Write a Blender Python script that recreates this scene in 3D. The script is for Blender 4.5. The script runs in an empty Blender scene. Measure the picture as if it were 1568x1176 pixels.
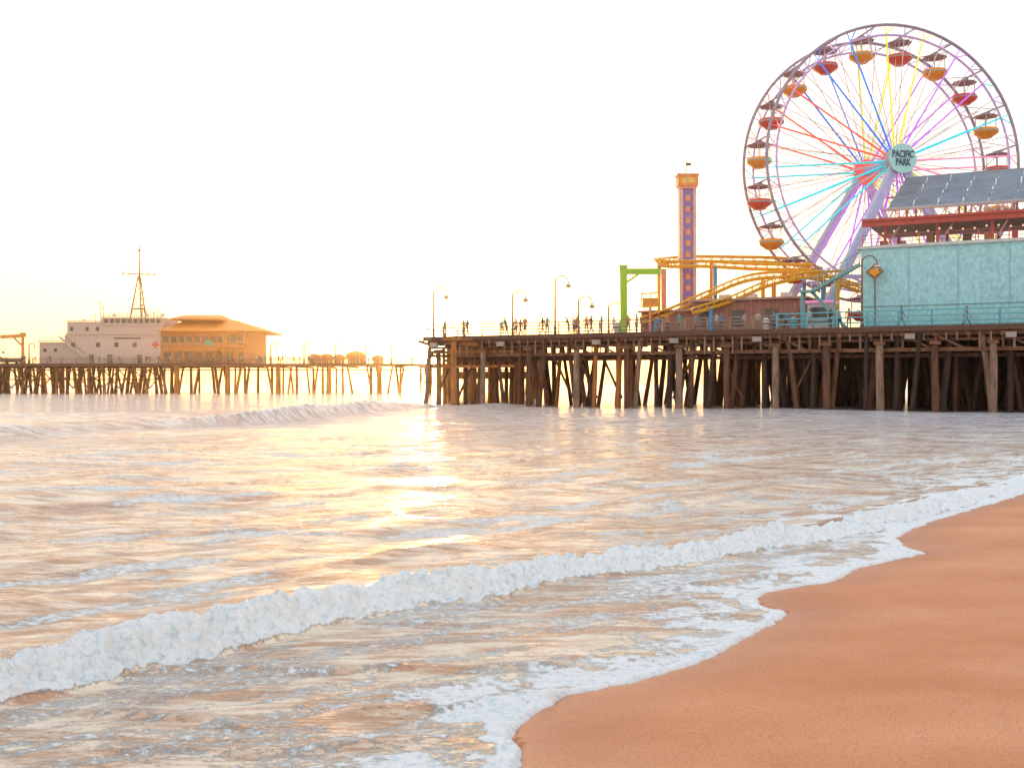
import bpy, math, random
import numpy as np
from mathutils import Vector, Matrix
random.seed(7); rng=np.random.RandomState(3)
sc=bpy.context.scene
sc.view_settings.view_transform='Standard'
try: sc.view_settings.look='None'
except Exception: pass
sc.view_settings.exposure=0
DECK=6.75; EYE=2.2
# ------------------------------------------------------------------ materials
MATS={}
def mat(name,col,rough=0.7,metal=0.0,var=0.25,scale=2.0,bump=0.0,emit=0.0,stretch=(1,1,1)):
    if name in MATS: return MATS[name]
    m=bpy.data.materials.new(name); m.use_nodes=True
    nt=m.node_tree; N=nt.nodes; L=nt.links
    b=N['Principled BSDF']; b.inputs['Roughness'].default_value=rough; b.inputs['Metallic'].default_value=metal
    tc=N.new('ShaderNodeTexCoord'); mp=N.new('ShaderNodeMapping'); mp.inputs['Scale'].default_value=stretch
    L.new(tc.outputs['Object'],mp.inputs['Vector'])
    nz=N.new('ShaderNodeTexNoise'); nz.inputs['Scale'].default_value=scale; nz.inputs['Detail'].default_value=5; nz.inputs['Roughness'].default_value=0.65
    L.new(mp.outputs['Vector'],nz.inputs['Vector'])
    cr=N.new('ShaderNodeValToRGB'); e=cr.color_ramp.elements
    e[0].position=0.3; e[1].position=0.7
    e[0].color=tuple(c*(1-var) for c in col)+(1,); e[1].color=tuple(min(1,c*(1+var*0.6)) for c in col)+(1,)
    L.new(nz.outputs['Fac'],cr.inputs['Fac']); L.new(cr.outputs['Color'],b.inputs['Base Color'])
    if emit>0:
        L.new(cr.outputs['Color'],b.inputs['Emission Color']); b.inputs['Emission Strength'].default_value=emit
    if bump>0:
        bp=N.new('ShaderNodeBump'); bp.inputs['Strength'].default_value=bump; bp.inputs['Distance'].default_value=0.05
        L.new(nz.outputs['Fac'],bp.inputs['Height']); L.new(bp.outputs['Normal'],b.inputs['Normal'])
    MATS[name]=m; return m
wood=mat('pile_wood',(0.15,0.062,0.032),0.85,var=0.6,scale=3,bump=0.6,stretch=(1,1,0.25))
wood_d=mat('dark_pile_wood',(0.06,0.028,0.018),0.85,var=0.6,scale=3,bump=0.6,stretch=(1,1,0.25))  # darker pile colour, most frequent in the inner rows
wood_l=mat('pale_pile_wood',(0.30,0.18,0.12),0.85,var=0.6,scale=2.5,bump=0.6,stretch=(1,1,0.3))
wood_o=mat('sunglow_pile_wood',(0.42,0.15,0.035),0.85,var=0.5,scale=2,bump=0.5,stretch=(1,1,0.3))  # orange backlight near the sun, put into the wood colour
deckm=mat('deck_planks',(0.14,0.065,0.04),0.8,var=0.4,scale=4,bump=0.4)
beamm=mat('beam_wood',(0.21,0.09,0.045),0.8,var=0.6,scale=2,bump=0.4)
tealrail=mat('teal_rail',(0.12,0.42,0.47),0.5,var=0.2)
greyrail=mat('weathered_rail',(0.30,0.20,0.15),0.6,var=0.3)
white=mat('white_paint',(0.78,0.74,0.70),0.5,var=0.08)
dark=mat('dark_metal',(0.06,0.045,0.04),0.5)
glass=mat('window_glass',(0.08,0.09,0.10),0.12,var=0.3)
# ------------------------------------------------------------------ mesh builder
class MB:
    def __init__(s): s.v=[]; s.f=[]; s.m=[]; s.mats=[]
    def mi(s,m):
        if m not in s.mats: s.mats.append(m)
        return s.mats.index(m)
    def add(s,vs,fs,m):
        o=len(s.v); s.v+= [tuple(v) for v in vs]; k=s.mi(m)
        for f in fs: s.f.append(tuple(i+o for i in f)); s.m.append(k)
    def hexa(s,c,m):
        s.add(c,[(0,3,2,1),(4,5,6,7),(0,1,5,4),(1,2,6,5),(2,3,7,6),(3,0,4,7)],m)
    def box(s,c,d,m,rz=0.0):
        cx,cy,cz=c; ca,sa=math.cos(rz),math.sin(rz); o=[]
        for z in (-d[2]/2,d[2]/2):
            for x,y in ((-1,-1),(1,-1),(1,1),(-1,1)):
                x*=d[0]/2; y*=d[1]/2; o.append((cx+x*ca-y*sa,cy+x*sa+y*ca,cz+z))
        s.hexa(o,m)
    def beam(s,p,q,w,h,m):
        p=Vector(p); q=Vector(q); d=(q-p)
        if d.length<1e-6: return
        d.normalize(); up=Vector((0,0,1))
        if abs(d.z)>0.95: up=Vector((0,1,0))
        x=d.cross(up).normalized(); y=x.cross(d).normalized()
        a=[p-x*w/2-y*h/2,p+x*w/2-y*h/2,p+x*w/2+y*h/2,p-x*w/2+y*h/2]
        b=[q-x*w/2-y*h/2,q+x*w/2-y*h/2,q+x*w/2+y*h/2,q-x*w/2+y*h/2]
        s.hexa(a+b,m)
    def cyl(s,p,q,r0,r1,m,n=8,caps=True):
        p=Vector(p); q=Vector(q); d=(q-p)
        if d.length<1e-6: return
        d.normalize(); up=Vector((0,0,1)) if abs(d.z)<0.95 else Vector((1,0,0))
        x=d.cross(up).normalized(); y=x.cross(d).normalized(); vs=[]
        for (c,r) in ((p,r0),(q,r1)):
            for i in range(n):
                a=2*math.pi*i/n; vs.append(c+x*math.cos(a)*r+y*math.sin(a)*r)
        fs=[(i,(i+1)%n,n+(i+1)%n,n+i) for i in range(n)]
        if caps: fs+= [tuple(range(n-1,-1,-1)),tuple(range(n,2*n))]
        s.add(vs,fs,m)
    def tube(s,pts,r,m,n=6):
        for i in range(len(pts)-1): s.cyl(pts[i],pts[i+1],r,r,m,n)
    def lathe(s,c,prof,m,n=16):
        vs=[];fs=[]
        for (r,z) in prof:
            for i in range(n):
                a=2*math.pi*i/n; vs.append((c[0]+r*math.cos(a),c[1]+r*math.sin(a),c[2]+z))
        for k in range(len(prof)-1):
            for i in range(n): fs.append((k*n+i,k*n+(i+1)%n,(k+1)*n+(i+1)%n,(k+1)*n+i))
        s.add(vs,fs,m)
    def obj(s,name,parent=None,smooth=False):
        me=bpy.data.meshes.new(name); me.from_pydata(s.v,[],s.f); me.update()
        for m in s.mats: me.materials.append(m)
        me.polygons.foreach_set('material_index',s.m)
        if smooth: me.polygons.foreach_set('use_smooth',[True]*len(me.polygons))
        o=bpy.data.objects.new(name,me); sc.collection.objects.link(o)
        if parent: o.parent=parent
        return o
def empty(name):
    e=bpy.data.objects.new(name,None); sc.collection.objects.link(e); return e
A0=Vector((-8,108,0)); R=Vector((.8915,-.453,0)); NB=Vector((.453,.8915,0)); RZ=math.atan2(R.y,R.x)
def F(a,k,z=0.0):
    p=A0+R*a+NB*k; return Vector((p.x,p.y,z))
def bearing(r,k=0.0):
    Y=(103.9+k*1.1217)/(1+.508*r); return Vector((r*Y,Y,0))
# ------------------------------------------------------------------ numpy noise
def vn(x,y,seed=0):
    xi=np.floor(x).astype(np.int64); yi=np.floor(y).astype(np.int64); fx=x-xi; fy=y-yi
    fx=fx*fx*fx*(fx*(fx*6-15)+10); fy=fy*fy*fy*(fy*(fy*6-15)+10)
    def h(a,b):
        n=(a*374761393+b*668265263+seed*1274126177)&0xffffffff
        n=((n^(n>>13))*1274126177)&0xffffffff; n=n^(n>>16)
        return (n&0xffff)/65535.0
    return (h(xi,yi)*(1-fx)+h(xi+1,yi)*fx)*(1-fy)+(h(xi,yi+1)*(1-fx)+h(xi+1,yi+1)*fx)*fy
def fbm(x,y,seed=0,o=4):
    t=0;a=1;s=0
    for i in range(o): t=t+a*vn(x*2**i+i*17.3,y*2**i-i*9.1,seed+i); s+=a; a*=.5
    return t/s
def ss(a,b,x):
    t=np.clip((x-a)/(b-a),0,1); return t*t*(3-2*t)
SY=[-300,-20,0,3,5,6.29,6.82,7.3,7.75,8.09,8.56,9.3,10.0,10.6,11.1,11.6,12.2,13.2,14.3,15.0,15.7,17,18.3,21.9,30,60,84,200,6000]
SX=[-260,-15,-4,-1.5,-.4,.02,.06,.15,.38,.85,1.35,1.92,2.35,2.6,2.42,2.7,3.5,4.2,5.4,5.35,5.5,6.3,7.25,10.2,16.5,38,58,130,4000]
BY=[3,5,7.44,8.66,9.56,10.97,12.2,12.9,13.85,15,16.1,22.8,35,60,6000]
BX=[-7.5,-5.6,-3.47,-2.49,-1.9,-.55,.48,1.66,2.85,4.06,5.2,10.6,19,38,4000]
def shore(x,y):
    return (np.interp(y,SY,SX)+0.18*(fbm(y*1.7,y*0+3,5,4)-.5)+0.06*(vn(y*9,x*2,6)-.5)-x)*0.72
def sand_h(x,y):
    s=shore(x,y)
    land=np.clip(-s,0,60)
    h=np.where(s>0,-0.02-0.05*np.clip(s,0,80),1.5*(1-np.exp(-land*0.055/1.5)))
    h=h+ss(0.3,3,land)*0.035*(fbm(x*.9,y*.9,20,4)-.5)+ss(0,1,land)*0.008*(fbm(x*7,y*7,25,3)-.5)
    return h
def gridmesh(name,X,Y,Z,m,attrs={}):
    r,c=X.shape; co=np.empty((r*c,3),np.float32); co[:,0]=X.ravel(); co[:,1]=Y.ravel(); co[:,2]=Z.ravel()
    i=np.arange((r-1)*(c-1)); ri=i//(c-1); ci=i%(c-1); a=ri*c+ci
    q=np.stack([a,a+1,a+c+1,a+c],1).astype(np.int32)
    me=bpy.data.meshes.new(name); me.vertices.add(r*c); me.vertices.foreach_set('co',co.ravel())
    me.loops.add(q.size); me.loops.foreach_set('vertex_index',q.ravel())
    me.polygons.add(len(q)); me.polygons.foreach_set('loop_start',(np.arange(len(q))*4).astype(np.int32))
    me.update(calc_edges=True); me.validate()
    me.polygons.foreach_set('use_smooth',np.ones(len(q),bool))
    for k,v in attrs.items():
        at=me.attributes.new(k,'FLOAT','POINT'); at.data.foreach_set('value',v.astype(np.float32).ravel())
    me.materials.append(m); o=bpy.data.objects.new(name,me); sc.collection.objects.link(o); return o
# ------------------------------------------------------------------ sea material
def sea_material():
    m=bpy.data.materials.new('sea_water'); m.use_nodes=True; nt=m.node_tree; N=nt.nodes; L=nt.links
    b=N['Principled BSDF']
    def at(n):
        x=N.new('ShaderNodeAttribute'); x.attribute_name=n; return x.outputs['Fac']
    tc=N.new('ShaderNodeTexCoord')
    def noise(scale,str_,rot,det=5,rg=.6):
        mp=N.new('ShaderNodeMapping'); mp.inputs['Scale'].default_value=str_; mp.inputs['Rotation'].default_value=(0,0,rot)
        L.new(tc.outputs['Object'],mp.inputs['Vector']); n=N.new('ShaderNodeTexNoise'); n.inputs['Scale'].default_value=scale; n.inputs['Detail'].default_value=det
        n.inputs['Roughness'].default_value=rg
        L.new(mp.outputs['Vector'],n.inputs['Vector']); return n.outputs['Fac']
    def math_(op,a,b_=None,c=None):
        n=N.new('ShaderNodeMath'); n.operation=op
        for i,v in enumerate((a,b_,c)):
            if v is None: continue
            if isinstance(v,(int,float)): n.inputs[i].default_value=v
            else: L.new(v,n.inputs[i])
        return n.outputs[0]
    def smooth(v,lo,hi):
        mr=N.new('ShaderNodeMapRange'); mr.interpolation_type='SMOOTHSTEP'; mr.inputs[1].default_value=lo; mr.inputs[2].default_value=hi
        L.new(v,mr.inputs[0]); return mr.outputs[0]
    def mix(f,a,b_):
        x=N.new('ShaderNodeMix'); x.data_type='RGBA'; L.new(f,x.inputs[0])
        for i,v in ((6,a),(7,b_)):
            if isinstance(v,tuple): x.inputs[i].default_value=v+(1,)
            else: L.new(v,x.inputs[i])
        return x.outputs[2]
    foam=at('foam'); sand_tint=at('sand_tint'); churn=at('churn')
    fn=noise(10,(1,1.6,1),-.5,9,.75)
    t=math_('ADD',foam,math_('MULTIPLY',math_('SUBTRACT',fn,.5),1.7))
    mask=smooth(t,.36,.62)
    # tan sediment-laden water; cream bands carry foam film and painted-in sky highlights
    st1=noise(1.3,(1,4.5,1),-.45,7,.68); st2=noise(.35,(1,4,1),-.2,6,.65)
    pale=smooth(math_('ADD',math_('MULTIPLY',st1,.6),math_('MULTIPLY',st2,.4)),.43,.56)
    tan=mix(pale,(0.60,0.34,0.20),(0.95,0.80,0.63)); deep_sky_tint=mix(pale,(0.38,0.36,0.42),(0.82,0.80,0.84))
    body=mix(sand_tint,deep_sky_tint,tan)
    body=mix(churn,body,(.42,.20,.11))
    fc=N.new('ShaderNodeValToRGB'); fe=fc.color_ramp.elements; fe[0].position=.34; fe[0].color=(.60,.74,.78,1); fe[1].position=.50; fe[1].color=(.96,.96,.95,1); L.new(noise(14,(1,1,1),0,6,.7),fc.inputs['Fac'])
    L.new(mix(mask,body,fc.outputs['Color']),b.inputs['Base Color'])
    L.new(math_('MULTIPLY_ADD',mask,.6,.13),b.inputs['Roughness']); b.inputs['IOR'].default_value=1.5
    w0=noise(.45,(1,3.2,1),-.25,5); w1=noise(2.0,(1,3.0,1),-.4,6,.65); w2=noise(8,(1,2.4,1),-.5,5,.65)
    h=math_('ADD',math_('MULTIPLY',w0,3.8),math_('ADD',w1,math_('MULTIPLY',w2,.22))); h=math_('ADD',h,math_('MULTIPLY',math_('MULTIPLY',fn,mask),.3))
    bp=N.new('ShaderNodeBump'); bp.inputs['Strength'].default_value=.9; bp.inputs['Distance'].default_value=.10
    L.new(h,bp.inputs['Height']); L.new(bp.outputs['Normal'],b.inputs['Normal'])
    return m
# ------------------------------------------------------------------ sea geometry
nr,nc=900,1250
inv=np.linspace(1/4.8,1/7000,nr); Yr=1/inv
T=np.linspace(-.80,.80,nc)
Y=np.repeat(Yr[:,None],nc,1); X=T[None,:]*(Y+2)
dY=np.gradient(Yr)[:,None]+0*X
s=shore(X,Y)
bn=0.55*(fbm(X*.7+4,Y*.7,40,3)-.5)+.16*(fbm(X*3,Y*3,41,3)-.5)
b=(np.interp(Y,BY,BX)-X)*0.72+bn
Amp=np.interp(Y,[4,7,12,16,20,30,50],[.25,.24,.21,.16,.11,.06,0])*(.45+1.1*fbm(X*.9,Y*.9,44,3))
rise=ss(0,.24,b); fall=np.exp(-np.maximum(b-.36,0)/.6)
Z=Amp*rise*fall
u=X*.84+Y*.54; v=-X*.54+Y*.84
sea=ss(.3,3,b)
for lam,am in ((14,.24),(6,.18),(2.6,.12),(1.1,.07),(.5,.034),(.24,.014)):
    fd=np.clip(lam/(2.2*dY)-.4,0,1)
    n=vn(u/(lam*2.0)+lam,v/lam+3*lam,int(lam*10)); n=1-np.abs(2*n-1)
    wv=.10 if lam>1.5 else .30
    Z+=am*fd*(n-.5)*(wv+(1-wv)*sea)*ss(.0,.8,s)
cy=np.interp(X,[-60,-40,-27,-21,-16,-10,0,12],[36,40,43,46,55,80,104,120.])+5*(vn(X*.15,X*0,59)-.5); dd=Y-cy
sw1=np.exp(-np.where(dd<0,(dd/1.8)**2,(dd/6)**2))*ss(6,-8,X)*(.1+1.3*fbm(X*.16,Y*.02,60,2)); Z+=.72*sw1
cy2=np.interp(X,[-60,-30,-8,6,30],[60,68,78,98,120.])+6*(vn(X*.11,X*0,58)-.5); dd2=Y-cy2
Z+=.50*np.exp(-np.where(dd2<0,(dd2/2.8)**2,(dd2/7)**2))*ss(14,-8,X)*(.1+1.1*fbm(X*.1,Y*.02,61,2))
# foam
cw=.14+.34*fbm(X*2.2,Y*2.2,70,3)
fr=ss(-.05,.03,b)*(1-ss(cw,cw+.2,b))*np.clip(Amp/.08,0,1)
churn=ss(.15,.36,b)*(1-ss(.45,1.0,b))*np.clip(Amp/.12,0,1)*.85
wide=ss(11,18,Y)*(1-ss(32,55,Y)); trail=ss(0,.2,b)*np.exp(-np.maximum(b-.3,0)/(.6+4.0*wide))
lace=fbm(u*1.6,v*4.0,80,4)
foam=np.maximum(fr*1.1,trail*ss(.40,.60,lace)*(.45+.35*wide))
streak=fbm(u*.55,v*2.2,90,5)
foam=np.maximum(foam,(.14+.44*ss(.5,.70,streak))*ss(.5,1.5,b)*(1-ss(25,70,Y)*.8))
churn=np.maximum(churn,.5*ss(.52,.70,fbm(u*.7,v*3.2,93,5))*ss(.8,2,b)*(1-ss(30,70,Y)))
edge=ss(-.02,.01,s)*(1-ss(.06,.22,s+.14*(fbm(X*5,Y*5,95,3)-.5)))
foam=np.maximum(foam,edge*1.35)
film=ss(0,.1,s)*(1-ss(-.1,.1,b))*(.20+.28*ss(.42,.66,fbm(u*1.3,v*4.5,99,5))+.45*(1-ss(.1,1.1,s))*ss(.4,.6,fbm(X*3,Y*3,97,3))+.18*ss(9,14,Y)); foam=np.maximum(foam,film)
def ridge(px,py,w):
    yy=np.interp(X,px,py)+.22*(fbm(X*1.5,X*0,int(px[0]*10)+200,4)-.5)
    inn=ss(px[0],px[0]+.5,X)*(1-ss(px[-1]-.5,px[-1],X))*(.4+.8*vn(X*3,Y*0,17)); d=(Y-yy)
    return np.exp(-(np.where(d<0,d/(w*.5),d/(w*1.8)))**2)*inn
for (px_,py_,w,hh) in (([-3.0,-2,-1,0,.6],[8.25,8.4,8.35,8.4,8.3],.09,.05),([-1.3,-.5,.3,.6],[7.2,7.45,7.75,7.9],.07,.05),([1.4,2.4,3.4],[11.6,12.1,12.7],.1,.04),([-3.0,-2,-1.4],[7.3,7.1,6.9],.08,.035),([-2.6,-1.2,-.3],[6.5,6.6,6.9],.07,.035)):
    rg=ridge(px_,py_,w); Z+=rg*hh; foam=np.maximum(foam,rg*.34); churn=np.maximum(churn,rg*.5)
bil=1-np.abs(2*vn(X*5,Y*5,300)-1); bil2=1-np.abs(2*vn(X*12,Y*12,301)-1); bil3=1-np.abs(2*vn(X*26,Y*26,302)-1)
Z+=fr*(.12*(bil-.4)+.06*(bil2-.4)+.02*(bil3-.4))*np.clip(Amp/.2,.15,1)
Z+=edge*.014*(.5+bil2)+film*.010*(bil3-.5)
sh=sand_h(X,Y)
Z=np.where(s>0,np.maximum(Z,sh+.008)*ss(0,.05,s)+(1-ss(0,.05,s))*(sh-.01),sh-.06-.05*np.clip(-s,0,3))
sand_tint=np.clip(1.1-ss(6,90,Y)*.45,0,1)*(1-.8*ss(2,34,X)*ss(18,50,Y))*(1-.6*np.clip(sw1*(dd<1),0,1))  # bluish sky reflection tinted in at far right; swell fronts tinted darker too
gridmesh('sea',X,Y,Z,sea_material(),{'foam':foam,'sand_tint':sand_tint,'churn':churn})
# ------------------------------------------------------------------ beach
def sand_material():
    m=bpy.data.materials.new('beach_sand'); m.use_nodes=True; nt=m.node_tree; N=nt.nodes; L=nt.links; b=N['Principled BSDF']
    tc=N.new('ShaderNodeTexCoord')
    def nz(s,d,st=(1,1,1)):
        mp=N.new('ShaderNodeMapping'); mp.inputs['Scale'].default_value=st; mp.inputs['Rotation'].default_value=(0,0,-.8); L.new(tc.outputs['Object'],mp.inputs['Vector'])
        n=N.new('ShaderNodeTexNoise'); n.inputs['Scale'].default_value=s; n.inputs['Detail'].default_value=d; L.new(mp.outputs['Vector'],n.inputs['Vector']); return n
    n1=nz(.5,8,(1,1.6,1)); n2=nz(60,5)
    cr=N.new('ShaderNodeValToRGB'); e=cr.color_ramp.elements; e[0].position=.3; e[0].color=(.62,.25,.115,1); e[1].position=.7; e[1].color=(.75,.345,.18,1)
    L.new(n1.outputs['Fac'],cr.inputs['Fac'])
    mx=N.new('ShaderNodeMix'); mx.data_type='RGBA'; mx.blend_type='MULTIPLY'; mx.inputs[0].default_value=.5
    L.new(cr.outputs['Color'],mx.inputs[6])
    cr2=N.new('ShaderNodeValToRGB'); cr2.color_ramp.elements[0].position=.32; cr2.color_ramp.elements[0].color=(.5,.5,.5,1); cr2.color_ramp.elements[1].position=.52; L.new(n2.outputs['Fac'],cr2.inputs['Fac']); L.new(cr2.outputs['Color'],mx.inputs[7])
    wet=N.new('ShaderNodeAttribute'); wet.attribute_name='wet'
    m2=N.new('ShaderNodeMix'); m2.data_type='RGBA'; m2.blend_type='MULTIPLY'; L.new(wet.outputs['Fac'],m2.inputs[0]); L.new(mx.outputs[2],m2.inputs[6]); m2.inputs[7].default_value=(.80,.74,.72,1)
    L.new(m2.outputs[2],b.inputs['Base Color'])
    mr=N.new('ShaderNodeMapRange'); L.new(wet.outputs['Fac'],mr.inputs[0]); mr.inputs[3].default_value=.85; mr.inputs[4].default_value=.4; L.new(mr.outputs[0],b.inputs['Roughness']); b.inputs['Specular IOR Level'].default_value=.25
    bp=N.new('ShaderNodeBump'); bp.inputs['Strength'].default_value=.4; bp.inputs['Distance'].default_value=.015; L.new(n2.outputs['Fac'],bp.inputs['Height']); L.new(bp.outputs['Normal'],b.inputs['Normal'])
    return m
def warp(n,a,b_,lo,hi,frac=.75):
    k=int(n*frac); mid=np.linspace(a,b_,k); m=(n-k)//2
    l=a-np.geomspace(.3,a-lo,m)[::-1]; h=b_+np.geomspace(.3,hi-b_,n-k-m); return np.concatenate([l,mid,h])
gx=warp(560,-1,12,-9000,9000); gy=warp(660,4,20,-3000,9000)
GX,GY=np.meshgrid(gx,gy); GZ=sand_h(GX,GY)
for i in range(40):
    fx=random.uniform(3.4,9); fy=random.uniform(6.5,16)
    if random.random()<.5: fx=random.uniform(2.9,4.4); fy=random.uniform(6.6,9.5)
    d2=((GX-fx)/.07)**2+((GY-fy)/.13)**2; GZ-=.028*np.exp(-d2)
    GZ+=.011*np.exp(-(((GX-fx)/.16)**2+((GY-fy)/.24)**2))
gs=shore(GX,GY); wet=np.clip(1-np.clip(-gs,0,5)/.7,0,1)
gridmesh('beach',GX,GY,GZ,sand_material(),{'wet':wet})
# ------------------------------------------------------------------ pier
pier=empty('pier')
dk=MB()
def slab(pts,z,t,m):
    n=len(pts); vs=[(p[0],p[1],z-t) for p in pts]+[(p[0],p[1],z) for p in pts]
    dk.add(vs,[tuple(range(n-1,-1,-1)),tuple(range(n,2*n))]+[(i,(i+1)%n,n+(i+1)%n,n+i) for i in range(n)],m)
def P(v): return (v.x,v.y)
slab([P(F(-.6,0)),P(F(100,0)),P(F(100,60)),P(F(22,60)),P(F(16,15)),P(F(-.6,15))],DECK,.28,deckm)
slab([(-7.2,114.5),(3,116),(4,242.9),(-12.5,242.9)],DECK-.005,.28,deckm)
slab([(-175,243),(8,243),(8,270),(-175,270)],DECK,.3,deckm)
for z,k,h,w in ((6.25,.25,.34,.25),(5.75,.6,.22,.2),(4.95,.3,.3,.3),(4.55,3.4,.3,.3)):
    dk.beam(F(-.5,k,z),F(100,k,z),w,h,beamm)
dk.beam(F(-.8,-.12,6.62),F(100,-.12,6.62),.18,.42,deckm)
for j in range(9):
    dk.beam(F(-.5,1.5+j*1.6,6.3),F(100,1.5+j*1.6,6.3),.2,.35,deckm)
a=0
while a<98:
    dk.beam(F(a,-.2,6.15),F(a,14.5,6.15),.3,.32,beamm)
    dk.beam(F(a,.1,5.0),F(a,14.5,5.0),.26,.3,beamm)
    for q in (0,.8,1.6): 
        dk.beam(F(a+q,.05,6.35),F(a+q,.05,random.choice([5.0,4.8,5.7])),.14,.14,wood_l if q else beamm)
    if random.random()<.45: dk.beam(F(a,.2,6.1),F(a+2.4,.2,4.9),.12,.16,beamm)
    if int(a/2.45)%3==0:
        fc=F(a+.6,-.35,6.0); dk.box(fc,(.75,.3,.42),mat('fixture_housing',(.42,.34,.3),.6),RZ); dk.box(fc+Vector((0,0,.25)),(.9,.36,.07),deckm,RZ)
    a+=2.45
dk.obj('deck',pier)
pl=MB()
def pile(x,y,top,r,m,tx=0,ty=0):
    H=top+1.2
    n=3; pts=[]
    for i in range(n+1):
        f=i/n; pts.append(Vector((x-tx*H*(1-f)+random.uniform(-.04,.04),y-ty*H*(1-f),-1.2+H*f)))
    for i in range(n): pl.cyl(pts[i],pts[i+1],r*(1.12-.12*i/n),r*(1.12-.12*(i+1)/n),m,9,caps=(i==n-1))
a=0;i=0
while a<99:
    rows=4 if a<14 else (6 if a<24 else 13)
    for j in range(rows):
        k=.5+j*3.3+random.uniform(-.3,.3)
        if random.random()<.1 and j>0: continue
        t=random.choice([0,0,0,.10,-.10,.16,-.16]) if j>0 else random.choice([0,.03,-.12,.1])
        p=F(a+random.uniform(-.3,.3),k)
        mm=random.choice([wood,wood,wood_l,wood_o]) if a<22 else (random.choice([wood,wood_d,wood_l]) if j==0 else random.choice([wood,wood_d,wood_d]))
        pile(p.x,p.y,6.2,random.uniform(.17,.25),mm,R.x*t,R.y*t+random.uniform(-.03,.03))
    if i%2==0:
        p=F(a+1.1,-.35); pile(p.x,p.y,5.4,random.uniform(.25,.31),wood_l if i%4 else wood)
        pl.box((p.x,p.y,5.45),(.8,.8,.25),beamm,RZ)
    if a<40 and random.random()<.5:
        pl.beam(F(a,1.2,.9),F(a+random.choice([-2,2]),1.2,5),.14,.2,wood)
    a+=2.45 if a<24 else 2.1; i+=1
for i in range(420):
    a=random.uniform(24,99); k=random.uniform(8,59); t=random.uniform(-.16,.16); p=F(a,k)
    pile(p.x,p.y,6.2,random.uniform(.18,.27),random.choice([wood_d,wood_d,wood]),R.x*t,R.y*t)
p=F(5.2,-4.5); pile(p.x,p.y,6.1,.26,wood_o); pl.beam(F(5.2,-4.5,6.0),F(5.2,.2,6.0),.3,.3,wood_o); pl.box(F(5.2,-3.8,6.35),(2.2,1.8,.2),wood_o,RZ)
for yy in np.arange(118,240,7.5):
    f=(yy-114)/129
    for xx in np.linspace(-7-5.2*f,3.5,5):
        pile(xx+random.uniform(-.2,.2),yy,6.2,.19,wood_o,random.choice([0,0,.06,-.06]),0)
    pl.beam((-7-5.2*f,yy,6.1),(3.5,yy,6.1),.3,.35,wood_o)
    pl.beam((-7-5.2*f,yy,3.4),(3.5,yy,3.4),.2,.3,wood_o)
x=-172;i=0
while x<6:
    dense=x<-77
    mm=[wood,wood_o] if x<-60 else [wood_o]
    for j,yy in enumerate((243.4,247,252,258,264,269) if dense else (243.4,250,260,269)):
        if random.random()<.1: continue
        t=random.choice([0,0,.12,-.12,.18,-.18])
        pile(x+random.uniform(-.5,.5)*(1 if dense else .5),yy,6.2,random.uniform(.22,.32),random.choice(mm),t,0)
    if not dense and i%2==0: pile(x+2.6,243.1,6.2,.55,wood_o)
    pl.beam((x,243.2,6.15),(x,269,6.15),.35,.4,beamm)
    if dense:
        pl.beam((x,242.9,1.2),(x+3.4,242.9,5.5),.16,.22,wood); pl.beam((x+3.4,242.9,1.4),(x,242.9,5.4),.16,.22,wood)
        pile(x+1.7,244.5,6.2,.22,wood,random.choice([0,.1,-.1]),0)
    x+=3.4 if dense else 5.6; i+=1
for z,h in ((6.3,.5),(5.3,.25)): pl.beam((-175,242.95,z),(8,242.95,z),.2,h,beamm if h<.3 else deckm)
pl.beam((-175,242.8,3.2),(-77,242.8,3.2),.2,.22,wood)
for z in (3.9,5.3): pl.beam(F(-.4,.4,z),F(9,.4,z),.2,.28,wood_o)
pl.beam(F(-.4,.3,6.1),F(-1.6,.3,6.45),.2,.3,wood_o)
pl.obj('pilings',pier)
rl=MB()
def rail(p,q,m,sp=2.0,h=1.25,w=.07,nr_=3):
    p=Vector(p);q=Vector(q);L_=(q-p).length;n=max(1,int(L_/sp))
    for i in range(n+1):
        c=p.lerp(q,i/n); rl.beam((c.x,c.y,c.z),(c.x,c.y,c.z+h),w*1.5,w*1.5,m)
    for i in range(nr_):
        z=h*(i+1)/nr_; rl.beam(p+Vector((0,0,z)),q+Vector((0,0,z)),w*(1.3 if i==nr_-1 else .6),w,m)
rail(F(-.4,.15,DECK),F(34,.15,DECK),greyrail,2.0,1.2,.08,4)
rail(F(34,.15,DECK),F(98,.15,DECK),tealrail,2.4,1.35,.10,3)
rail(F(-.4,.2,DECK),F(-.4,6,DECK),greyrail)
rail((-7.2,115,DECK),(-12.3,242.5,DECK),greyrail,4,1.1,.06)
rail((-174,243.2,DECK),(-12.5,243.2,DECK),greyrail,3.2,1.2,.11,3)
rl.obj('railings',pier)
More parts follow.
